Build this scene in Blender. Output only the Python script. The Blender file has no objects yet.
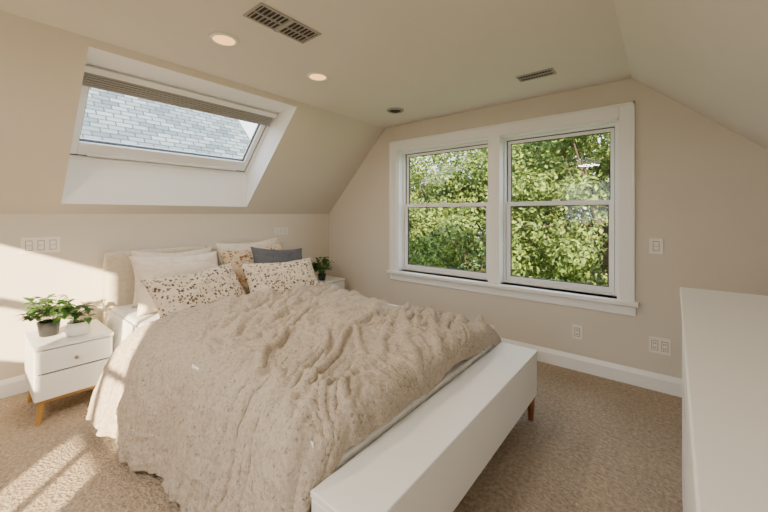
import bpy, bmesh, math, random
import numpy as np
from mathutils import Vector, Matrix, noise
random.seed(4); rng=np.random.default_rng(5)
D=bpy.data; C=bpy.context
COL=C.scene.collection

# ---------------------------------------------------------------- materials
def newmat(name):
    m=D.materials.new(name); m.use_nodes=True
    nt=m.node_tree; b=nt.nodes['Principled BSDF']
    return m,nt,b
def N(nt,t,**kw):
    n=nt.nodes.new(t)
    for k,v in kw.items():
        if k in n.inputs: n.inputs[k].default_value=v
        else: setattr(n,k,v)
    return n
def plain(name,col,rough=.5,metal=0,bump=0,bscale=200,var=0,spec=None):
    m,nt,b=newmat(name)
    b.inputs['Base Color'].default_value=(*col,1); b.inputs['Roughness'].default_value=rough
    b.inputs['Metallic'].default_value=metal
    if spec is not None: b.inputs['Specular IOR Level'].default_value=spec
    tc=N(nt,'ShaderNodeTexCoord')
    nz=N(nt,'ShaderNodeTexNoise',Scale=bscale,Detail=4.0)
    nt.links.new(tc.outputs['Object'],nz.inputs['Vector'])
    if bump>0:
        bp=N(nt,'ShaderNodeBump',Strength=bump,Distance=.002)
        nt.links.new(nz.outputs['Fac'],bp.inputs['Height']); nt.links.new(bp.outputs[0],b.inputs['Normal'])
    if var>0:
        n2=N(nt,'ShaderNodeTexNoise',Scale=3.0,Detail=3.0)
        nt.links.new(tc.outputs['Object'],n2.inputs['Vector'])
        r=N(nt,'ShaderNodeValToRGB')
        r.color_ramp.elements[0].color=(*[c*(1-var) for c in col],1); r.color_ramp.elements[0].position=.3
        r.color_ramp.elements[1].color=(*[min(1,c*(1+var)) for c in col],1); r.color_ramp.elements[1].position=.7
        nt.links.new(n2.outputs['Fac'],r.inputs['Fac']); nt.links.new(r.outputs[0],b.inputs['Base Color'])
    return m
def emis(name,col,s):
    m,nt,b=newmat(name); b.inputs['Base Color'].default_value=(*[c*.3 for c in col],1)
    b.inputs['Emission Color'].default_value=(*col,1); b.inputs['Emission Strength'].default_value=s
    return m

M_wall=plain('wall_paint',(.665,.605,.515),.85,bump=.15,bscale=250,var=.01)
M_ceil=plain('ceiling_paint',(.74,.70,.63),.9,bump=.1,bscale=250,var=.01)
M_trim=plain('trim_white',(.87,.86,.84),.35)
M_vinyl=plain('vinyl_white',(.87,.87,.87),.3)
M_reveal=plain('reveal_white',(.90,.90,.90),.7)
M_furn=plain('furniture_white',(.85,.84,.82),.38)
M_gap=plain('shadow_gap',(.03,.028,.025),.8)
M_dark=plain('dark_gasket',(.03,.03,.03),.5)
M_wood=plain('honey_wood',(.45,.24,.06),.45,var=.15)
M_wood2=plain('walnut_leg',(.22,.09,.03),.45,var=.2)
M_plate=plain('plate_white',(.82,.78,.70),.35)
M_metal=plain('vent_metal',(.40,.37,.34),.5)
M_knob=plain('knob_steel',(.35,.33,.30),.3,metal=.8)
M_blind=plain('blind_grey',(.34,.33,.315),.5)
M_blackpot=plain('black_pot',(.02,.02,.022),.35)
M_soil=plain('soil',(.04,.025,.015),.95,bump=.6,bscale=120)
M_bark=plain('bark',(.05,.035,.025),.9,bump=.8,bscale=20)
M_grass=plain('lawn',(.10,.18,.04),.95,var=.3)
M_siding=plain('siding',(.55,.55,.53),.8)

def carpet():
    m,nt,b=newmat('carpet_beige')
    tc=N(nt,'ShaderNodeTexCoord')
    v=N(nt,'ShaderNodeTexVoronoi',Scale=75.0); n=N(nt,'ShaderNodeTexNoise',Scale=45.0,Detail=6.0,Roughness=.8)
    n3=N(nt,'ShaderNodeTexNoise',Scale=2.0,Detail=3.0)
    for q in (v,n,n3): nt.links.new(tc.outputs['Object'],q.inputs['Vector'])
    r=N(nt,'ShaderNodeValToRGB')
    r.color_ramp.elements[0].position=.32; r.color_ramp.elements[0].color=(.27,.20,.14,1)
    r.color_ramp.elements[1].position=.68; r.color_ramp.elements[1].color=(.66,.54,.415,1)
    nt.links.new(n.outputs['Fac'],r.inputs['Fac'])
    mx=N(nt,'ShaderNodeMix',data_type='RGBA',blend_type='MULTIPLY'); mx.inputs['Factor'].default_value=.5
    r2=N(nt,'ShaderNodeValToRGB'); r2.color_ramp.elements[0].position=.3; r2.color_ramp.elements[0].color=(.7,.7,.7,1); r2.color_ramp.elements[1].position=.7
    nt.links.new(n3.outputs['Fac'],r2.inputs['Fac'])
    nt.links.new(r.outputs[0],mx.inputs['A']); nt.links.new(r2.outputs[0],mx.inputs['B'])
    nt.links.new(mx.outputs['Result'],b.inputs['Base Color'])
    ad=N(nt,'ShaderNodeMath',operation='ADD'); nt.links.new(v.outputs['Distance'],ad.inputs[0]); nt.links.new(n.outputs['Fac'],ad.inputs[1])
    bp=N(nt,'ShaderNodeBump',Strength=.9,Distance=.010); nt.links.new(ad.outputs[0],bp.inputs['Height']); nt.links.new(bp.outputs[0],b.inputs['Normal'])
    b.inputs['Roughness'].default_value=.97; b.inputs['Specular IOR Level'].default_value=.1
    return m
M_carpet=carpet()

def fabric(name,col,spots=None,spotcol=(.2,.12,.07),scale=40,thr=.25,crinkle=.5,cscale=60,weave=300,edge=.03,dens=None,dark=.86):
    m,nt,b=newmat(name)
    tc=N(nt,'ShaderNodeTexCoord')
    n=N(nt,'ShaderNodeTexNoise',Scale=cscale,Detail=5.0,Roughness=.65); nt.links.new(tc.outputs['Object'],n.inputs['Vector'])
    w=N(nt,'ShaderNodeTexNoise',Scale=float(weave),Detail=2.0); nt.links.new(tc.outputs['Object'],w.inputs['Vector'])
    r=N(nt,'ShaderNodeValToRGB')
    r.color_ramp.elements[0].position=.35; r.color_ramp.elements[0].color=(*[c*dark for c in col],1)
    r.color_ramp.elements[1].position=.6; r.color_ramp.elements[1].color=(*col,1)
    nt.links.new(n.outputs['Fac'],r.inputs['Fac'])
    out=r.outputs[0]
    if spots:
        dn=N(nt,'ShaderNodeTexNoise',Scale=scale*.8,Detail=2.0); nt.links.new(tc.outputs['Object'],dn.inputs['Vector'])
        va=N(nt,'ShaderNodeMixRGB',blend_type='ADD'); va.inputs[0].default_value=.02
        nt.links.new(tc.outputs['Object'],va.inputs[1]); nt.links.new(dn.outputs['Color'],va.inputs[2])
        v=N(nt,'ShaderNodeTexVoronoi',Scale=float(scale)); nt.links.new(va.outputs[0],v.inputs['Vector'])
        sp=N(nt,'ShaderNodeSeparateColor'); nt.links.new(v.outputs['Color'],sp.inputs[0])
        mu=N(nt,'ShaderNodeMath',operation='MULTIPLY'); nt.links.new(sp.outputs[0],mu.inputs[0]); mu.inputs[1].default_value=thr
        su=N(nt,'ShaderNodeMath',operation='SUBTRACT'); nt.links.new(mu.outputs[0],su.inputs[0]); nt.links.new(v.outputs['Distance'],su.inputs[1])
        dv=N(nt,'ShaderNodeMath',operation='DIVIDE',use_clamp=True); nt.links.new(su.outputs[0],dv.inputs[0]); dv.inputs[1].default_value=edge
        mu3=N(nt,'ShaderNodeMath',operation='MULTIPLY'); nt.links.new(dv.outputs[0],mu3.inputs[0]); mu3.inputs[1].default_value=spots
        mx=N(nt,'ShaderNodeMixRGB'); nt.links.new(mu3.outputs[0],mx.inputs[0]); nt.links.new(out,mx.inputs[1])
        r3=N(nt,'ShaderNodeValToRGB'); r3.color_ramp.elements[0].position=.4; r3.color_ramp.elements[0].color=(*spotcol,1)
        r3.color_ramp.elements[1].position=.6; r3.color_ramp.elements[1].color=(*[min(1,c*2.0) for c in spotcol],1)
        nt.links.new(sp.outputs[1],r3.inputs['Fac']); nt.links.new(r3.outputs[0],mx.inputs[2])
        out=mx.outputs[0]
    nt.links.new(out,b.inputs['Base Color'])
    b1=N(nt,'ShaderNodeBump',Strength=crinkle,Distance=.012); nt.links.new(n.outputs['Fac'],b1.inputs['Height'])
    b2=N(nt,'ShaderNodeBump',Strength=.35,Distance=.002); nt.links.new(w.outputs['Fac'],b2.inputs['Height']); nt.links.new(b1.outputs[0],b2.inputs['Normal'])
    nt.links.new(b2.outputs[0],b.inputs['Normal'])
    b.inputs['Roughness'].default_value=.95; b.inputs['Specular IOR Level'].default_value=.15
    return m
M_comf=fabric('comforter_linen',(.575,.49,.395),spots=.55,spotcol=(.17,.12,.08),scale=64,thr=.44,crinkle=.8,cscale=60,weave=240,edge=.10,dark=.76)
M_sheet=fabric('white_sheet',(.86,.85,.83),crinkle=.25,cscale=14)
M_head=fabric('headboard_linen',(.62,.54,.43),crinkle=.1,cscale=30,weave=500)
M_cream=fabric('cream_pillowcase',(.72,.64,.52),crinkle=.3,cscale=18)
M_pink=fabric('blush_pillowcase',(.77,.68,.58),crinkle=.3,cscale=14)
M_grey=fabric('slate_pillowcase',(.11,.115,.13),crinkle=.2,cscale=25)
M_pat=fabric('speckled_pillowcase',(.70,.61,.49),spots=1,spotcol=(.11,.08,.06),scale=50,thr=.68,crinkle=.2,cscale=25,edge=.08)
M_pat2=fabric('speckled_tan_pillowcase',(.60,.47,.33),spots=1,spotcol=(.20,.12,.06),scale=40,thr=.7,crinkle=.2,cscale=25,edge=.05)

def glass():
    m=D.materials.new('window_glass'); m.use_nodes=True; nt=m.node_tree; nt.nodes.clear()
    o=N(nt,'ShaderNodeOutputMaterial'); t=N(nt,'ShaderNodeBsdfTransparent'); t.inputs[0].default_value=(.95,.97,.97,1)
    g=N(nt,'ShaderNodeBsdfGlossy',Roughness=.02); mx=N(nt,'ShaderNodeMixShader'); mx.inputs[0].default_value=.02
    nt.links.new(t.outputs[0],mx.inputs[1]); nt.links.new(g.outputs[0],mx.inputs[2]); nt.links.new(mx.outputs[0],o.inputs[0])
    return m
M_glass=glass()
def leafmat(name,c0,c1,trans=.35,rough=.5):
    m=D.materials.new(name); m.use_nodes=True; nt=m.node_tree; b=nt.nodes['Principled BSDF']; o=nt.nodes['Material Output']
    g=N(nt,'ShaderNodeNewGeometry'); r=N(nt,'ShaderNodeValToRGB')
    r.color_ramp.elements[0].color=(*c0,1); r.color_ramp.elements[1].color=(*c1,1)
    nt.links.new(g.outputs['Random Per Island'],r.inputs['Fac']); nt.links.new(r.outputs[0],b.inputs['Base Color'])
    b.inputs['Roughness'].default_value=rough
    t=N(nt,'ShaderNodeBsdfTranslucent'); nt.links.new(r.outputs[0],t.inputs[0])
    mx=N(nt,'ShaderNodeMixShader'); mx.inputs[0].default_value=trans
    nt.links.new(b.outputs[0],mx.inputs[1]); nt.links.new(t.outputs[0],mx.inputs[2]); nt.links.new(mx.outputs[0],o.inputs[0])
    return m
M_leaf=leafmat('tree_leaves',(.020,.055,.010),(.24,.34,.07),.3,.7)
M_leaf2=leafmat('houseplant_leaves',(.03,.10,.02),(.12,.26,.06),.2,.4)

# ---------------------------------------------------------------- mesh helpers
def mkobj(name,verts,faces,mat=None,smooth=False,mats=None,fm=None):
    me=D.meshes.new(name); me.from_pydata([tuple(v) for v in verts],[],faces); me.update()
    o=D.objects.new(name,me); COL.objects.link(o)
    if mats:
        for q in mats: me.materials.append(q)
        if fm: me.polygons.foreach_set('material_index',fm)
    elif mat: me.materials.append(mat)
    if smooth: me.polygons.foreach_set('use_smooth',[True]*len(me.polygons))
    return o
BF=[(0,3,2,1),(4,5,6,7),(0,1,5,4),(1,2,6,5),(2,3,7,6),(3,0,4,7)]
def boxv(lo,hi):
    x0,y0,z0=lo;x1,y1,z1=hi
    return [(x0,y0,z0),(x1,y0,z0),(x1,y1,z0),(x0,y1,z0),(x0,y0,z1),(x1,y0,z1),(x1,y1,z1),(x0,y1,z1)]
def boxes(name,lst,mat,bevel=0,mtx=None,seg=2):
    V=[];F=[]
    for lo,hi in lst:
        k=len(V); V+=boxv(lo,hi); F+=[tuple(i+k for i in f) for f in BF]
    if mtx is not None: V=[mtx@Vector(v) for v in V]
    o=mkobj(name,V,F,mat)
    if bevel:
        md=o.modifiers.new('bevel','BEVEL'); md.width=bevel; md.segments=seg; md.limit_method='ANGLE'
    return o
def box(name,lo,hi,mat,bevel=0,mtx=None,seg=2): return boxes(name,[(lo,hi)],mat,bevel,mtx,seg)
def group(name,loc,children,rotz=0):
    e=D.objects.new(name,None); e.empty_display_size=.1; e.location=loc; COL.objects.link(e)
    inv=Matrix.Translation(Vector(loc)).inverted()
    for c in children:
        c.parent=e; c.matrix_parent_inverse=inv
    e.rotation_euler=(0,0,rotz)
    return e
def lathe(name,prof,mat,loc=(0,0,0),n=28,smooth=True):
    V=[];F=[]
    for r,z in prof:
        for i in range(n):
            a=2*math.pi*i/n; V.append((loc[0]+r*math.cos(a),loc[1]+r*math.sin(a),loc[2]+z))
    for j in range(len(prof)-1):
        for i in range(n):
            F.append((j*n+i,j*n+(i+1)%n,(j+1)*n+(i+1)%n,(j+1)*n+i))
    F.append(tuple(range(n))[::-1]); F.append(tuple((len(prof)-1)*n+i for i in range(n)))
    return mkobj(name,V,F,mat,smooth)
def leg(name,top,bot,rt,rb,mat,n=12):
    V=[];F=[]
    for p,r in ((bot,rb),(top,rt)):
        for i in range(n):
            a=2*math.pi*i/n; V.append((p[0]+r*math.cos(a),p[1]+r*math.sin(a),p[2]))
    F=[(i,(i+1)%n,n+(i+1)%n,n+i) for i in range(n)]+[tuple(range(n))[::-1],tuple(range(n,2*n))]
    return mkobj(name,V,F,mat)

# ---------------------------------------------------------------- room
XL=-3.78; XR=.65; YB=3.37; YF=-1.8; ZC=2.43; XCL=-2.73; XCR=-.205; T=.2
zl=lambda x:1.35+1.0286*(x-XL)
zr=lambda x:ZC-.9*(x-XCR)
box('floor',(XL-.1,YF-.1,-.1),(XR+.1,YB+.1,0),M_carpet)
box('wall_left',(XL-.12,YF,0),(XL,YB,1.35),M_wall)
box('wall_right',(XR,YF,0),(XR+.12,YB,zr(XR)),M_wall)
WX0,WX1,WZ0,WZ1=-2.54,-.285,.66,2.13
boxes('wall_back',[((XL-.12,YB,0),(WX0,YB+T,2.6)),((WX1,YB,0),(XR+.12,YB+T,2.6)),((WX0,YB,0),(WX1,YB+T,WZ0)),((WX0,YB,WZ1),(WX1,YB+T,2.6))],M_wall)
RX0,RX1,RZ0,RZ1=-1.85,-.78,1.15,2.12
DX0,DX1,DZ1=-.62,.14,2.02
boxes('wall_front',[((XL-.12,YF-T,0),(RX0,YF,2.6)),((RX1,YF-T,0),(DX0,YF,2.6)),((DX1,YF-T,0),(XR+.12,YF,2.6)),((RX0,YF-T,0),(RX1,YF,RZ0)),((RX0,YF-T,RZ1),(RX1,YF,2.6)),((DX0,YF-T,DZ1),(DX1,YF,2.6))],M_wall)
box('ceiling',(XCL,YF,ZC),(XCR,YB,ZC+.12),M_ceil)
SY0,SY1,SX0,SX1=.5,2.06,-3.70,-2.77
def slopeq(x0,x1,y0,y1,zf): return [(x0,y0,zf(x0)),(x1,y0,zf(x1)),(x1,y1,zf(x1)),(x0,y1,zf(x0))]
V=[];F=[]
for q in (slopeq(XL,SX0,YF,YB,zl),slopeq(SX1,XCL,YF,YB,zl),slopeq(SX0,SX1,YF,SY0,zl),slopeq(SX0,SX1,SY1,YB,zl)):
    k=len(V);V+=q;F.append((k,k+3,k+2,k+1))
mkobj('ceiling_slope_left',V,F,M_wall)
q=slopeq(XCR,XR,YF,YB,zr); mkobj('ceiling_slope_right',q,[(0,3,2,1)],M_ceil)
zt=zl(SX1); zb=zl(SX0)
V=[(SX0,SY0,zb),(SX0,SY1,zb),(SX0,SY1,1.79),(SX0,SY0,1.79), (SX1,SY0,zt),(SX1,SY1,zt),(-3.12,SY1,zt),(-3.12,SY0,zt)]
mkobj('trim_1',V,[(0,1,2,3),(4,7,6,5),(0,3,7,4),(1,5,6,2)],M_reveal)
def baseboard(name,p0,p1,nrm):
    prof=[(0,0),(.018,0),(.018,.095),(.013,.108),(.009,.118),(.004,.13),(0,.13)]
    V=[];F=[];n=len(prof)
    for p in (p0,p1):
        for d,z in prof: V.append((p[0]+nrm[0]*d,p[1]+nrm[1]*d,z))
    for i in range(n): F.append((i,(i+1)%n,n+(i+1)%n,n+i))
    F+= [tuple(range(n))[::-1],tuple(range(n,2*n))]
    return mkobj(name,V,F,M_trim)
baseboard('baseboard_left',(XL,YF),(XL,YB),(1,0))
baseboard('baseboard_back',(XL,YB),(XR,YB),(0,-1))
baseboard('baseboard_right',(XR,YF),(XR,YB),(-1,0))
baseboard('baseboard_front',(XL,YF),(DX0-.08,YF),(0,1))

# ---------------------------------------------------------------- main window
P=[]
y=YB
P.append(boxes('casing',[((-2.635,y-.022,.63),(WX0+.005,y,WZ1+.1)),((WX1-.005,y-.022,.63),(-.196,y,WZ1+.1)),((WX0+.005,y-.022,WZ1-.005),(WX1-.005,y,WZ1+.1))],M_trim,.004))
P.append(boxes('casing_backband',[((-2.64,y-.032,.63),(-2.618,y,WZ1+.105)),((-.208,y-.032,.63),(-.186,y,WZ1+.105)),((-2.64,y-.032,WZ1+.085),(-.186,y,WZ1+.105))],M_trim,.004))
P.append(box('stool',(-2.66,y-.065,.625),(-.16,y+.1,.66),M_trim,.006))
P.append(box('apron',(-2.64,y-.02,.545),(-.18,y,.622),M_trim,.004))
P.append(boxes('jamb',[((WX0,y,WZ0),(WX0+.02,y+T,WZ1)),((WX1-.02,y,WZ0),(WX1,y+T,WZ1)),((WX0,y,WZ1-.02),(WX1,y+T,WZ1)),((WX0,y+.1,WZ0),(WX1,y+T,WZ0+.03))],M_vinyl))
MX0,MX1=-1.385,-1.265
P.append(box('mullion',(MX0,y-.022,.66),(MX1,y+T,WZ1),M_trim,.004))
for a,b_ in ((WX0+.02,MX0),(MX1,WX1-.02)):
    zm=1.45; s=.04
    def ring(x0,x1,z0,z1,y0,y1,s): return [((x0,y0,z0),(x0+s,y1,z1)),((x1-s,y0,z0),(x1,y1,z1)),((x0+s,y0,z0),(x1-s,y1,z0+s)),((x0+s,y0,z1-s),(x1-s,y1,z1))]
    P.append(boxes('vinyl_frame',ring(a,b_,WZ0+.005,WZ1-.02,y+.085,y+.17,.022),M_vinyl,.002))
    P.append(boxes('gasket',ring(a+.02,b_-.02,WZ0+.025,WZ1-.04,y+.12,y+.16,.008),M_dark))
    P.append(boxes('lower_sash',ring(a+.026,b_-.026,WZ0+.03,zm+.02,y+.095,y+.125,s),M_vinyl,.003))
    P.append(boxes('upper_sash',ring(a+.026,b_-.026,zm-.02,WZ1-.045,y+.13,y+.16,s*.8),M_vinyl,.003))
    P.append(boxes('glazing_bead',ring(a+.026+s,b_-.026-s,WZ0+.03+s,zm+.02-s,y+.10,y+.12,.006)+ring(a+.026+s*.8,b_-.026-s*.8,zm-.02+s*.8,WZ1-.045-s*.8,y+.135,y+.155,.006),M_dark))
    P.append(box('glass',(a+.05,y+.109,WZ0+.05),(b_-.05,y+.111,zm),M_glass))
    P.append(box('glass',(a+.05,y+.144,zm),(b_-.05,y+.146,WZ1-.06),M_glass))
    xm=(a+b_)/2
    P.append(box('sash_lock',(xm-.03,y+.09,zm+.02),(xm+.03,y+.12,zm+.035),M_vinyl,.003))
group('window_1',(-1.41,YB,.62),P)
P=[]; y=YF  # unseen rear window, added to let sun reach the left wall
P.append(boxes('casing',[((RX0-.1,y,RZ0-.1),(RX0,y+.02,RZ1+.1)),((RX1,y,RZ0-.1),(RX1+.07,y+.02,RZ1+.1)),((RX0,y,RZ1),(RX1,y+.02,RZ1+.1)),((RX0,y,RZ0-.1),(RX1,y+.02,RZ0))],M_trim,.004))
xm=(RX0+RX1)/2
P.append(boxes('sashes',[((RX0,y-.12,RZ0),(RX0+.05,y-.06,RZ1)),((RX1-.05,y-.12,RZ0),(RX1,y-.06,RZ1)),((RX0,y-.12,RZ0),(RX1,y-.06,RZ0+.05)),((RX0,y-.12,RZ1-.05),(RX1,y-.06,RZ1)),((RX0,y-.12,1.61),(RX1,y-.06,1.66))],M_vinyl))
P.append(box('glass',(RX0+.03,y-.092,RZ0+.03),(RX1-.03,y-.09,RZ1-.03),M_glass))
group('unseen_sun_window',(xm,YF,RZ0),P)
# unseen glazed door, added so its panes pattern the sun on the carpet
P=[]
P.append(boxes('casing',[((DX0-.07,y,0),(DX0,y+.02,DZ1+.07)),((DX1,y,0),(DX1+.07,y+.02,DZ1+.07)),((DX0,y,DZ1),(DX1,y+.02,DZ1+.07))],M_trim,.004))
B=[((DX0,y-.10,.01),(DX0+.10,y-.06,DZ1)),((DX1-.10,y-.10,.01),(DX1,y-.06,DZ1)),((DX0,y-.10,.01),(DX1,y-.06,.24)),((DX0,y-.10,DZ1-.12),(DX1,y-.06,DZ1))]
xm=(DX0+DX1)/2
B.append(((xm-.02,y-.095,.24),(xm+.02,y-.065,DZ1)))
for i in range(1,4):
    zz=.24+i*(DZ1-.36)/4; B.append(((DX0,y-.095,zz-.022),(DX1,y-.065,zz+.022)))
P.append(boxes('leaf',B,M_furn,.003))
P.append(box('glass',(DX0+.08,y-.082,.2),(DX1-.08,y-.08,DZ1-.1),M_glass))
k=lathe('door_knob',[(.010,0),(.010,.03),(.025,.04),(.028,.055),(.015,.068)],M_knob,(0,0,0),16)
k.data.transform(Matrix.Translation((DX0+.05,y-.06,1.0))@Matrix.Rotation(-math.pi/2,4,'X')); P.append(k)
group('unseen_sun_door',(xm,YF,0),P)

# ---------------------------------------------------------------- skylight
e2=Vector((-3.12-SX0,0,zt-1.79)); L=e2.length; e2.normalize(); e1=Vector((0,1,0)); e3=e1.cross(e2)*-1
if e3.z<0: e3=-e3
org=Vector((SX0,SY0,1.79)); W=SY1-SY0
SM=Matrix(((e1.x,e2.x,e3.x,org.x),(e1.y,e2.y,e3.y,org.y),(e1.z,e2.z,e3.z,org.z),(0,0,0,1)))
def ringl(u0,u1,v0,v1,w0,w1,s,sb=None,st=None):
    sb=sb or s; st=st or s
    return [((u0,v0,w0),(u0+s,v1,w1)),((u1-s,v0,w0),(u1,v1,w1)),((u0+s,v0,w0),(u1-s,v0+sb,w1)),((u0+s,v1-st,w0),(u1-s,v1,w1))]
P=[]
P.append(boxes('outer_frame',ringl(-.02,W+.02,-.02,L+.02,0,.10,.05),M_vinyl,.004,SM))
P.append(boxes('gasket',ringl(.025,W-.025,.03,L-.03,.02,.07,.012),M_dark,0,SM))
P.append(boxes('sash',ringl(.04,W-.04,.045,L-.04,.012,.085,.05,.12,.05),M_vinyl,.006,SM))
P.append(boxes('glazing_bead',ringl(.088,W-.088,.163,L-.085,.035,.06,.008),M_dark,0,SM))
P.append(box('glass',(.08,.15,.045),(W-.08,L-.07,.049),M_glass,0,SM))
P.append(boxes('blind_stack',[((.03,L-.125+i*.018,-.035),(W-.03,L-.125+i*.018+.013,.01)) for i in range(5)],M_blind,.002,SM))
P.append(box('blind_headrail',(.01,L-.035,-.045),(W-.01,L+.01,.01),M_vinyl,.004,SM))
P.append(box('blind_bottom_bar',(.025,L-.145,-.04),(W-.025,L-.128,.01),M_blind,.003,SM))
P.append(box('vent_handle',(.15,.052,-.008),(W-.15,.075,.014),M_vinyl,.004,SM))
group('skylight',(SX0,(SY0+SY1)/2,1.79),P)

# ---------------------------------------------------------------- plates, vents, lights
def plate(name,ctr,w,h,wall,gangs,kind):
    P=[]
    if wall=='L': X,nn=Vector((0,1,0)),Vector((1,0,0))
    else: X,nn=Vector((1,0,0)),Vector((0,-1,0))
    Z=Vector((0,0,1)); c=Vector(ctr)
    m=Matrix(((X.x,Z.x,nn.x,c.x),(X.y,Z.y,nn.y,c.y),(X.z,Z.z,nn.z,c.z),(0,0,0,1)))
    P.append(box('cover',(-w/2,-h/2,0),(w/2,h/2,.008),M_plate,.002,m))
    for g in range(gangs):
        gx=(g-(gangs-1)/2)*w/gangs*.92
        a=min(.017,w/gangs*.32)
        P.append(boxes('recess',[((gx-a-.0025,-h*.305,.0055),(gx+a+.0025,h*.305,.0086))],M_gap,0,m))
        P.append(box('insert',(gx-a,-h*.28,.004),(gx+a,h*.28,.011),M_plate,.001,m))
        if kind=='outlet':
            for s in (-1,1):
                P.append(boxes('slots',[((gx-.008,s*h*.14-.006,.0108),(gx-.004,s*h*.14+.006,.0114)),((gx+.004,s*h*.14-.006,.0108),(gx+.008,s*h*.14+.006,.0114))],M_gap,0,m))
        else:
            P.append(box('rocker_line',(gx-a*.9,-.001,.0108),(gx+a*.9,.001,.0114),M_gap,0,m))
    group(name,ctr,P)
plate('light_switch',(XL,.395,1.107),.22,.125,'L',3,'switch')
plate('light_switch',(XL,2.57,1.134),.19,.085,'L',3,'switch')
plate('light_switch',(-.055,YB,1.104),.085,.12,'B',1,'switch')
plate('wall_outlet',(-.59,YB,.33),.08,.12,'B',1,'outlet')
plate('wall_outlet',(-.033,YB,.345),.13,.12,'B',2,'outlet')

M_glow=emis('lamp_glow',(1,.50,.16),2.6)
def downlight(loc,pw):
    a=lathe('trim_ring',[(.085,0),(.083,-.008),(.066,-.010),(.063,.0),(.060,-.002)],M_trim,(loc[0],loc[1],ZC))
    b=lathe('lens',[(.064,-.009),(.0001,-.0095)],M_glow,(loc[0],loc[1],ZC))
    li=D.lights.new('bulb','AREA'); li.shape='DISK'; li.size=.03; li.energy=pw; li.color=(1,.80,.58)
    lo=D.objects.new('bulb',li); lo.location=(loc[0],loc[1],ZC-.013); COL.objects.link(lo)
    group('recessed_light',(loc[0],loc[1],ZC),[a,b,lo])
downlight((-2.11,1.026),9); downlight((-2.11,1.766),9)

def grille(name,cx,cy,lx,ly,n,along):
    P=[]; z=ZC
    f=.014
    P.append(boxes('frame',[((cx-lx/2,cy-ly/2,z-.008),(cx-lx/2+f,cy+ly/2,z)),((cx+lx/2-f,cy-ly/2,z-.008),(cx+lx/2,cy+ly/2,z)),((cx-lx/2+f,cy-ly/2,z-.008),(cx+lx/2-f,cy-ly/2+f,z)),((cx-lx/2+f,cy+ly/2-f,z-.008),(cx+lx/2-f,cy+ly/2,z))],M_metal,.002))
    P.append(box('duct_shadow',(cx-lx/2+f,cy-ly/2+f,z-.002),(cx+lx/2-f,cy+ly/2-f,z-.001),M_gap))
    B=[]
    if along=='y':
        for i in range(n):
            yy=cy-ly/2+f+(i+.5)*(ly-2*f)/n; B.append(((cx-lx/2+f,yy-.0018,z-.008),(cx+lx/2-f,yy+.0018,z-.002)))
    else:
        for i in range(n):
            xx=cx-lx/2+f+(i+.5)*(lx-2*f)/n; B.append(((xx-.0015,cy-ly/2+f,z-.005),(xx+.0015,cy+ly/2-f,z-.002)))
    P.append(boxes('slats',B,M_metal))
    P.append(box('centre_bar',(cx-.004,cy-ly/2+f,z-.010),(cx+.004,cy+ly/2-f,z-.002),M_metal) if along=='y' else box('centre_bar',(cx-lx/2+f,cy-.003,z-.010),(cx+lx/2-f,cy+.003,z-.002),M_metal))
    if along=='y': P.append(box('cross_bar',(cx-lx/2,cy-.01,z-.011),(cx+lx/2,cy+.01,z-.002),M_metal))
    group(name,(cx,cy,z),P)
grille('air_vent',-1.685,1.165,.18,.40,14,'y')
grille('air_vent',-.78,2.82,.27,.13,12,'x')
P=[lathe('rim',[(.09,0),(.088,-.012),(.07,-.016),(.068,-.006)],M_metal,(-2.175,2.85,ZC)),
   lathe('inner_cone',[(.068,-.004),(.04,-.018),(.03,-.010),(.0001,-.008)],M_gap,(-2.175,2.85,ZC))]
group('recessed_light',(-2.175,2.85,ZC),P)

a=lathe('shade',[(.20,0),(.22,-.03),(.21,-.07),(.14,-.09),(.0001,-.095)],emis('fill_glow',(1,.93,.84),3),(-1.2,-.9,ZC))  # unseen ceiling fixture added behind the camera as soft fill
li=D.lights.new('bulb','AREA'); li.shape='DISK'; li.size=.4; li.energy=60; li.color=(1,.91,.80)
lo=D.objects.new('bulb',li); lo.location=(-1.2,-.9,ZC-.11); COL.objects.link(lo)
group('added_fill_lamp',(-1.2,-.9,ZC),[a,lo])

# ---------------------------------------------------------------- nightstands
def nightstand(x0,x1,y0,y1):
    P=[]; h=.50; b0=.155
    P.append(box('top',(x0,y0-.006,h-.022),(x1+.006,y1+.006,h),M_furn,.004))
    P.append(boxes('carcass',[((x0,y0,b0),(x1-.02,y0+.018,h-.022)),((x0,y1-.018,b0),(x1-.02,y1,h-.022)),((x0,y0+.018,b0),(x1-.02,y1-.018,b0+.018)),((x0,y0+.018,b0+.018),(x0+.01,y1-.018,h-.022))],M_furn,.002))
    P.append(box('drawer_gap',(x0+.02,y0+.018,b0+.02),(x1-.03,y1-.018,h-.024),M_gap))
    zm=(b0+h-.022)/2+.005
    for z0,z1 in ((b0,zm-.005),(zm+.005,h-.029)):
        P.append(box('drawer_front',(x1-.022,y0+.002,z0),(x1,y1-.002,z1),M_furn,.003))
    yc=(y0+y1)/2
    k=lathe('knob',[(.006,0),(.006,.014),(.011,.018),(.012,.024),(.008,.028)],M_knob,(0,0,0),16)
    k.data.transform(Matrix.Translation((x1,yc,h-.06-.05))@Matrix.Rotation(math.pi/2,4,'Y')); P.append(k)
    for sx,sy in ((0,0),(1,0),(0,1),(1,1)):
        px=x1-.045 if sx else x0+.045; py=y1-.04 if sy else y0+.04
        dx=.02 if sx else -.02; dy=.02 if sy else -.02
        P.append(leg('leg',(px,py,b0-.012),(px+dx,py+dy,0),.021,.012,M_wood))
    P.append(box('leg_frame',(x0+.02,y0+.015,b0-.022),(x1-.015,y1-.015,b0),M_wood,.003))
    group('nightstand',((x0+x1)/2,yc,0),P)
nightstand(-3.57,-3.08,.29,.69)
nightstand(-3.72,-3.28,2.76,3.2)

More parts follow.
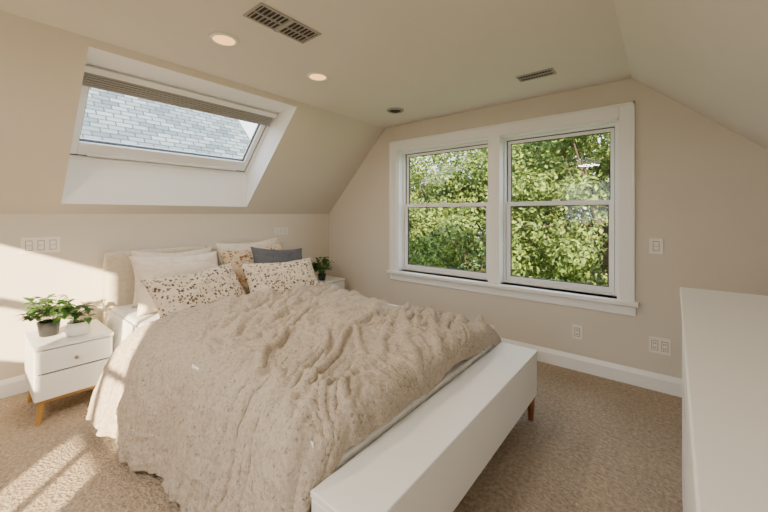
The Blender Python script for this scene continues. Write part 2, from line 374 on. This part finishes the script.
# ---------------------------------------------------------------- dresser
P=[]; x0,x1,y0,y1,h=.062,.60,.35,2.18,1.0
P.append(box('top',(x0-.008,y0-.008,h-.025),(x1,y1+.006,h),M_furn,.004))
P.append(box('carcass',(x0+.02,y0,.05),(x1,y1,h-.026),M_furn,.003))
P.append(box('plinth',(x0+.05,y0+.03,0),(x1-.02,y1-.03,.05),M_furn))
rows=[(.06,.35),(.355,.645),(.65,.965)]
for r0,r1 in rows:
    for c0,c1 in ((y0+.004,(y0+y1)/2-.002),((y0+y1)/2+.002,y1-.004)):
        P.append(box('drawer_front',(x0,c0,r0),(x0+.019,c1,r1),M_furn,.002))
        P.append(box('handle_lip',(x0-.0,c0+.3,r1-.012),(x0+.018,c1-.3,r1+.002),M_gap))
group('dresser',(x0,y1,0),P,math.radians(-.9))

# ---------------------------------------------------------------- bed
def gridmesh(name,P3,mat,smooth=True):
    n,m,_=P3.shape
    V=P3.reshape(-1,3); F=[]
    for i in range(n-1):
        for j in range(m-1): F.append((i*m+j,i*m+j+1,(i+1)*m+j+1,(i+1)*m+j))
    return mkobj(name,V.tolist(),F,mat,smooth)
def nz(x,y,z=0): return noise.noise(Vector((x,y,z)))
bed=[]
HY0,HY1=.76,2.40
bed.append(box('headboard_frame',(-3.76,HY0+.01,.02),(-3.70,HY1-.01,.99),M_head,.015,seg=3))
for a,b_ in ((HY0,HY0+(HY1-HY0)/2-.004),(HY0+(HY1-HY0)/2+.004,HY1)):
    bed.append(box('headboard_panel',(-3.71,a,.25),(-3.60,b_,1.03),M_head,.035,seg=5))
MX_0,MX_1=-3.60,-.955; MY0,MY1=.78,2.37
bed.append(box('bed_frame',(-3.70,MY0+.03,.14),(-.905,MY1-.03,.30),M_furn,.01))
for px,py in ((-3.5,.86),(-3.5,2.3),(-2.0,.86),(-2.0,2.3)):
    bed.append(leg('leg',(px,py,.15),(px,py,0),.03,.022,M_wood2))
bed.append(box('mattress',(MX_0,MY0,.30),(MX_1,MY1,.575),M_sheet,.04,seg=5))
bed.append(box('sheet_fold',(MX_1-.02,MY0-.005,.30),(-.905,MY1+.005,.475),M_sheet,.015,seg=3))
def valance(name,yy,sgn):
    n=260;m=16;A=np.zeros((n,m,3))
    for i in range(n):
        x=MX_0+.03+(-.93-MX_0-.04)*i/(n-1)
        for j in range(m):
            t=j/(m-1); z=.56-.535*t
            fl=.018*math.sin(x*23+1.3*math.sin(x*5))*t+.03*nz(x*3,z*1.5,sgn)*t
            A[i,j]=(x,yy-sgn*(.012+.05*t+fl) if sgn>0 else yy+.012+.05*t+fl,z)
    o=gridmesh(name,A,M_sheet); o.modifiers.new('s','SOLIDIFY').thickness=.004; return o
bed.append(valance('sheet_drape',MY0,1)); bed.append(valance('sheet_drape',MY1,-1))

def sstep(a,b,x):
    t=max(0,min(1,(x-a)/(b-a))); return t*t*(3-2*t)
def comforter():
    n,m=450,480
    A=np.zeros((n,m,3)); U=np.zeros((n,m)); S=np.zeros((n,m))
    for i in range(n):
        b=i/(n-1)
        u=-2.74+1.935*b            # arclength-like coordinate along the bed
        x=u if u<-.97 else -.97+.060*math.tanh((u+.97)/.060)
        fl=.10*(1-sstep(0,.45,b))
        hem=.05+.05*nz(u*2.3,7.1)+.03*math.sin(u*9)
        hem=max(.03,hem)+.05*(1-sstep(0,.15,b))
        dz=.010*nz(u*2,3)
        top=.618+dz
        pts=[(.635-fl,hem),(.67-fl,.26),(.71-fl*.7,.44),(.77-fl*.25,.575),(.90,top),(1.25,top+.012),(1.6,top+.015),(2.0,top+.01),(2.26,top-.01),(2.41,.55),(2.46,.40),(2.48,.18)]
        pts=np.array(pts); d=np.r_[0,np.cumsum(np.hypot(*np.diff(pts,axis=0).T))]
        s=np.linspace(0,d[-1],m)
        yy=np.interp(s,d,pts[:,0]); zz=np.interp(s,d,pts[:,1])
        k=14; ker=np.ones(2*k+1)/(2*k+1)
        for _ in range(2):
            yy=np.convolve(np.r_[2*yy[0]-yy[k:0:-1],yy,2*yy[-1]-yy[-2:-k-2:-1]],ker,'valid')
            zz=np.convolve(np.r_[2*zz[0]-zz[k:0:-1],zz,2*zz[-1]-zz[-2:-k-2:-1]],ker,'valid')
        for j in range(m):
            over=max(0,u+1.0)
            drop=(over**1.4*1.45)*(1+.35*nz(s[j]*3.5,1.7))
            tf=sstep(.35,.58,zz[j])
            xe=x+.05*nz(s[j]*2.2,b*1.1,11)*(1-sstep(.1,.6,b))
            A[i,j]=(xe,yy[j],max(.0,zz[j]-drop*tf))
        U[i]=u; S[i]=s
    gx=np.gradient(A,axis=0); gy=np.gradient(A,axis=1); Nn=np.cross(gx,gy); Nn/=np.linalg.norm(Nn,axis=2)[...,None]+1e-9
    Dsp=np.zeros((n,m))
    ex=math.exp
    for i in range(n):
        bb=i/(n-1)
        for j in range(m):
            x=U[i,j]; s=S[i,j]
            wx=.30*nz(x*1.3,s*1.3,3.3)+.05*nz(x*5,s*5,1.1); wy=.30*nz(x*1.3,s*1.3,9.1)
            X=x+wx; Y=s+wy
            onside=1-sstep(.45,.8,s)
            p=X*.94+Y*.34*(1-.7*onside); q=-X*.34+Y*.94
            n1=nz(p*4.2,q*.9,1.0); n2=nz(p*7.5+3,q*1.9,5.0); n3=nz(p*13,q*4.2,7.7); n4=nz(X*4.5,Y*8.5,2.2)
            f1=ex(-(n1/.11)**2); f2=ex(-(n2/.12)**2); f3=ex(-(n3/.17)**2); f4=ex(-(n4/.13)**2)
            amp=.75+1.0*max(0,min(1,.5+1.2*nz(x*1.4,s*1.4,20)))
            top=.027*f1+.019*f2+.007*f3+.009*f4+.017*n1-.020
            v=nz(X*5.0,Y*.8,8.0)
            side=.048*v+.018*ex(-(nz(X*8,Y*1.2,4)/.13)**2)+.006*f3+.005*f4
            d=(top*(1-onside)+side*onside)*amp
            e=.0042*nz(x*30,s*22,6)+.002*nz(x*60,s*50,2)
            edge=(.034*ex(-((bb-.04)/.035)**2)+.026*ex(-((bb-.13+.06*nz(s*2,3))/.024)**2)+.022*ex(-((bb-.24+.08*nz(s*2,8))/.022)**2))*(1-.6*onside)
            fo=1-.75*sstep(.88,.95,bb)
            Dsp[i,j]=(d*fo+e+edge)
    sg=1 if Nn[n//2,m//2,2]>0 else -1
    A=A+Nn*sg*Dsp[...,None]
    A[...,2]=np.maximum(A[...,2],.03)
    hang=A[...,2]<.475
    A[...,0]=np.where(hang & (A[...,1]>.70),np.minimum(A[...,0],-.903),np.minimum(A[...,0],-.885))
    for i in range(12):
        t=1-i/12.0
        A[i,:,2]-=.05*t*t*np.where(A[i,:,2]>.4,1,0)
    o=gridmesh('comforter',A,M_comf)
    md=o.modifiers.new('thick','SOLIDIFY'); md.thickness=.016; md.offset=-1 if sg>0 else 1
    return o
bed.append(comforter())
group('bed',(-2.3,1.57,0),bed)

BX0,BX1,BY0,BY1=-.895,-.655,.72,2.40
P=[box('body',(BX0,BY0,.16),(BX1,BY1,.425),M_furn,.006,seg=3),box('lid',(BX0-.0,BY0-.004,.429),(BX1+.004,BY1+.004,.452),M_furn,.005,seg=3),
   box('lid_gap',(BX0+.01,BY0+.006,.42),(BX1-.006,BY1-.006,.432),M_gap)]
for px in (BX0+.05,BX1-.03):
    for py in (BY0+.06,BY1-.035):
        P.append(leg('leg',(px,py,.165),(px,py,0),.026,.017,M_wood2))
group('storage_bench',((BX0+BX1)/2,1.56,0),P)

# pillows
def pillow(name,w,h,t,mat,loc,lean,yaw=0,roll=0,seed=0,hem=False):
    n=44; bm=bmesh.new(); G={}
    for side in (1,-1):
        for i in range(n+1):
            for j in range(n+1):
                u=-1+2*i/n; v=-1+2*j/n
                X=w/2*u*(1-.09*(1-v*v)*abs(u)**3); Y=h/2*v*(1-.10*(1-u*u)*abs(v)**3)
                th=t/2*max(0,(1-abs(u)**2.6)*(1-abs(v)**2.6))**.55
                edge=(1-u*u)*(1-v*v)
                wr=.016*nz(u*2.2+seed,v*2.2,seed*1.7)+.009*(1-abs(nz(u*5+seed*3,v*5,side))*2)
                Z=side*(th+wr*min(1,edge*4))
                Y-=.02*(1-abs(u))*(v>0)*v
                G[side,i,j]=bm.verts.new((X,Y,Z))
        for i in range(n):
            for j in range(n):
                f=[G[side,i,j],G[side,i+1,j],G[side,i+1,j+1],G[side,i,j+1]]
                if side<0: f.reverse()
                bm.faces.new(f)
    bmesh.ops.remove_doubles(bm,verts=bm.verts,dist=.0004)
    me=D.meshes.new(name); bm.to_mesh(me); bm.free(); me.materials.append(mat)
    me.polygons.foreach_set('use_smooth',[True]*len(me.polygons))
    o=D.objects.new(name,me); COL.objects.link(o)
    B=Matrix(((0,0,1),(1,0,0),(0,1,0))).to_4x4()
    R=Matrix.Rotation(yaw,4,'Z')@Matrix.Rotation(-lean,4,'Y')@Matrix.Rotation(roll,4,'X')@B
    o.matrix_world=Matrix.Translation(loc)@R
    return o
r=math.radians
pillow('pillow',.70,.48,.17,M_cream,(-3.46,1.24,.80),r(12),r(3),r(-2),1)
pillow('pillow',.72,.52,.17,M_cream,(-3.46,1.98,.82),r(12),r(-2),r(2),2)
pillow('pillow',.72,.48,.23,M_pink,(-3.17,1.18,.795),r(24),r(6),r(-2),3)
pillow('pillow',.70,.48,.20,M_pat2,(-3.20,1.90,.80),r(22),r(-3),r(3),4)
pillow('throw_pillow',.56,.42,.16,M_grey,(-2.99,2.02,.825),r(28),r(-6),r(-6),5)
pillow('throw_pillow',.76,.41,.20,M_pat,(-2.84,1.20,.735),r(36),r(10),r(3),6)
pillow('throw_pillow',.74,.41,.20,M_pat,(-2.75,1.90,.74),r(35),r(-4),r(-1),7)

# ---------------------------------------------------------------- houseplants
def leafgeo(V,F,base,dirv,up,L,Wd,bend):
    d=dirv.normalized(); s=d.cross(up); 
    if s.length<1e-4: s=Vector((1,0,0))
    s.normalize(); nrm=s.cross(d).normalized()
    prof=[(0,.08),(.25,.75),(.5,1),(.75,.7),(1,.02)]
    k=len(V)
    for t,wv in prof:
        c=base+d*L*t+Vector((0,0,-1))*bend*L*t*t
        V.append(c-s*Wd*wv*.5+nrm*Wd*.12*wv); V.append(c.copy()); V.append(c+s*Wd*wv*.5+nrm*Wd*.12*wv)
    for i in range(4):
        a=k+i*3; F.append((a,a+1,a+4,a+3)); F.append((a+1,a+2,a+5,a+4))
def houseplant(name,loc,kind,nl,spread,height,leafL,seed):
    rd=random.Random(seed); P=[]
    x,y,z=loc
    if kind=='black':
        prof=[(.042,0),(.050,.005),(.062,.095),(.064,.10),(.056,.10),(.052,.085)]; top=.085; mt=M_blackpot
    elif kind=='small':
        prof=[(.036,0),(.042,.004),(.052,.075),(.054,.08),(.047,.08),(.044,.068)]; top=.068; mt=M_blackpot
    else:
        prof=[(.045,0),(.060,.008),(.070,.035),(.066,.068),(.054,.082),(.058,.092),(.052,.092),(.048,.08)]; top=.08; mt=M_furn
    P.append(lathe('pot',prof,mt,loc)); P.append(lathe('soil',[(prof[-1][0],top),(.0001,top+.006)],M_soil,loc))
    V=[];F=[]; VS=[];FS=[]
    for i in range(nl):
        a=rd.uniform(0,2*math.pi); rr=spread*math.sqrt(rd.random()); hh=height*(.25+.75*rd.random())*(1-.35*(rr/spread)**2)
        b=Vector((x+.02*math.cos(a),y+.02*math.sin(a),z+top)); e=Vector((x+rr*math.cos(a)*.8,y+rr*math.sin(a)*.8,z+top+hh))
        e.x=max(e.x,XL+.08)
        k=len(VS); q=Vector((.0015,0,0)); q2=Vector((0,.0015,0)); mid=(b+e)/2+Vector((0,0,.015))
        for pp in (b,mid,e): VS+= [pp-q,pp+q2,pp+q]
        for s_ in (0,3):
            for c_ in range(3): FS.append((k+s_+c_,k+s_+(c_+1)%3,k+s_+3+(c_+1)%3,k+s_+3+c_))
        for m_ in range(3):
            a2=a+rd.uniform(-1.6,1.6)
            dv=Vector((math.cos(a2),math.sin(a2),rd.uniform(-.2,.9)))
            leafgeo(V,F,e if m_ else mid.lerp(e,.6),dv,Vector((0,0,1)),leafL*rd.uniform(.7,1.2),leafL*rd.uniform(.5,.7),rd.uniform(.1,.5))
    P.append(mkobj('leaves',V,F,M_leaf2,True)); P.append(mkobj('stems',VS,FS,M_leaf2))
    group(name,loc,P)
houseplant('potted_plant',(-3.35,.39,.5),'black',60,.15,.20,.068,1)
houseplant('potted_plant',(-3.21,.52,.5),'white',20,.08,.16,.065,2)
houseplant('potted_plant',(-3.42,2.93,.5),'small',60,.15,.24,.07,3)

# ---------------------------------------------------------------- outdoors
box('ground',(-60,-60,-3.2),(60,60,-3.0),M_grass)
def tree(x,y,zc,rx,rz,nclump,seed,leaf=.13):
    rd=np.random.default_rng(seed)
    cl=[]
    for i in range(nclump):
        v=rd.normal(size=3); v/=np.linalg.norm(v); rr=rd.uniform(.55,1.0)
        cl.append((np.array([x,y,zc])+v*rr*np.array([rx,rx*.8,rz]),rd.uniform(.35,.7)))
    pts=[];nr=[]
    for c,rr in cl:
        k=260; v=rd.normal(size=(k,3)); v/=np.linalg.norm(v,axis=1)[:,None]
        q=c+v*(rr*rd.uniform(.6,1.05,size=(k,1)))*np.array([1,1,.75])
        pts.append(q); nr.append(v+rd.normal(size=(k,3))*.5)
    pts=np.vstack(pts); nr=np.vstack(nr); nr[:,2]+=.5; nr/=np.linalg.norm(nr,axis=1)[:,None]
    K=len(pts); tv=rd.normal(size=(K,3)); t1=np.cross(nr,tv); t1/=np.linalg.norm(t1,axis=1)[:,None]; t2=np.cross(nr,t1)
    L=leaf*rd.uniform(.6,1.2,size=(K,1)); Wd=L*.55
    a=pts-t1*L/2; b=pts+t2*Wd/2+nr*.01; c=pts+t1*L/2; d=pts-t2*Wd/2+nr*.01
    Vv=np.stack([a,b,c,d],1).reshape(-1,3); Ff=(np.arange(K*4).reshape(-1,4)).tolist()
    lv=mkobj('foliage',Vv.tolist(),Ff,M_leaf)
    VS=[];FS=[]
    def tube(p0,p1,r0,r1):
        p0=Vector(p0);p1=Vector(p1); d_=(p1-p0).normalized(); s=d_.orthogonal().normalized(); u=d_.cross(s); k=len(VS)
        for p_,r_ in ((p0,r0),(p1,r1)):
            for i in range(8):
                an=2*math.pi*i/8; VS.append(p_+s*r_*math.cos(an)+u*r_*math.sin(an))
        for i in range(8): FS.append((k+i,k+(i+1)%8,k+8+(i+1)%8,k+8+i))
    tube((x,y,-3),(x,y,zc-.3*rz),.2,.14)
    for c,rr in cl[::4]: tube((x,y,zc-rd.uniform(.1,.7)*rz),c,.04,.010)
    tr=mkobj('trunk',VS,FS,M_bark,True)
    group('tree',(x,y,-3),[lv,tr])
tree(-5.9,9.6,1.4,1.9,2.7,70,11,.12)
tree(-3.6,8.6,1.0,1.9,2.5,80,12,.12)
tree(-.9,8.4,1.5,1.9,2.9,95,13,.12)
tree(-4.9,12.5,2.2,3.0,3.6,85,14,.18)
tree(-1.3,12.0,2.2,3.0,3.8,85,15,.18)
tree(2.2,9.5,1.2,1.9,2.8,40,16)
tree(-9.6,14.0,2.2,2.6,3.4,60,17,.18)
tree(-2.2,7.0,-1.6,1.4,1.3,30,18,.11)

def shingles():
    m,nt,b=newmat('roof_shingles')
    uv=N(nt,'ShaderNodeUVMap'); br=N(nt,'ShaderNodeTexBrick'); nt.links.new(uv.outputs[0],br.inputs['Vector'])
    br.inputs['Color1'].default_value=(.06,.095,.14,1); br.inputs['Color2'].default_value=(.17,.225,.285,1); br.inputs['Mortar'].default_value=(.03,.04,.05,1)
    br.inputs['Scale'].default_value=1.0; br.inputs['Brick Width'].default_value=.35; br.inputs['Row Height'].default_value=.16; br.inputs['Mortar Size'].default_value=.014
    nt.links.new(br.outputs['Color'],b.inputs['Base Color']); b.inputs['Roughness'].default_value=.85
    bp=N(nt,'ShaderNodeBump',Strength=.8,Distance=.02); nt.links.new(br.outputs['Fac'],bp.inputs['Height']); bp.invert=True; nt.links.new(bp.outputs[0],b.inputs['Normal'])
    return m
M_sh=shingles()
hx0,hx1,hy0,hy1,ze,zr_=-17,-8.2,-7,6.6,.6,6.0
xm=(hx0+hx1)/2
V=[(hx0,hy0,ze),(hx1,hy0,ze),(hx1,hy1,ze),(hx0,hy1,ze),(xm,hy0+3,zr_),(xm,hy1-.7,zr_)]
rf=mkobj('roof',V,[(1,2,5,4),(2,3,5),(3,0,4,5),(0,1,4)],M_sh)
uvl=rf.data.uv_layers.new(name='UVMap')
for p in rf.data.polygons:
    nrm=p.normal; h_=Vector((-nrm.y,nrm.x,0)).normalized(); u_=nrm.cross(h_)
    for li_ in p.loop_indices:
        co=rf.data.vertices[rf.data.loops[li_].vertex_index].co
        uvl.data[li_].uv=(co.dot(h_),co.dot(u_))
wl=box('house_walls',(hx0+.4,hy0+.4,-3),(hx1-.4,hy1-.4,ze+.05),M_siding)
group('neighbor_house',(xm,0,-3),[rf,wl])

# ---------------------------------------------------------------- light
w=D.worlds.new('sky'); C.scene.world=w; w.use_nodes=True; nt=w.node_tree
bg=nt.nodes['Background']; bg.inputs[1].default_value=4.4
tc=N(nt,'ShaderNodeTexCoord'); sx=N(nt,'ShaderNodeSeparateXYZ'); nt.links.new(tc.outputs['Generated'],sx.inputs[0])
rp=N(nt,'ShaderNodeValToRGB'); rp.color_ramp.elements[0].color=(.97,.97,1,1); rp.color_ramp.elements[1].color=(.68,.81,1,1); rp.color_ramp.elements[1].position=.9
nt.links.new(sx.outputs['Z'],rp.inputs['Fac']); nt.links.new(rp.outputs[0],bg.inputs[0])
s=D.lights.new('sun','SUN'); s.energy=34; s.angle=.01; s.color=(1,.76,.48)
so=D.objects.new('sun',s); COL.objects.link(so)
so.rotation_euler=Vector((-1,1,-.45)).to_track_quat('-Z','Y').to_euler(); so.location=(4,-6,5)

# ---------------------------------------------------------------- camera
cam=D.cameras.new('camera'); co=D.objects.new('camera',cam); COL.objects.link(co)
cam.sensor_width=36; cam.lens=36*345/768; cam.shift_y=-42/768; cam.clip_start=.02; cam.clip_end=200
co.location=(0,0,1.35); co.rotation_euler=(math.pi/2,0,math.radians(39.2))
C.scene.camera=co
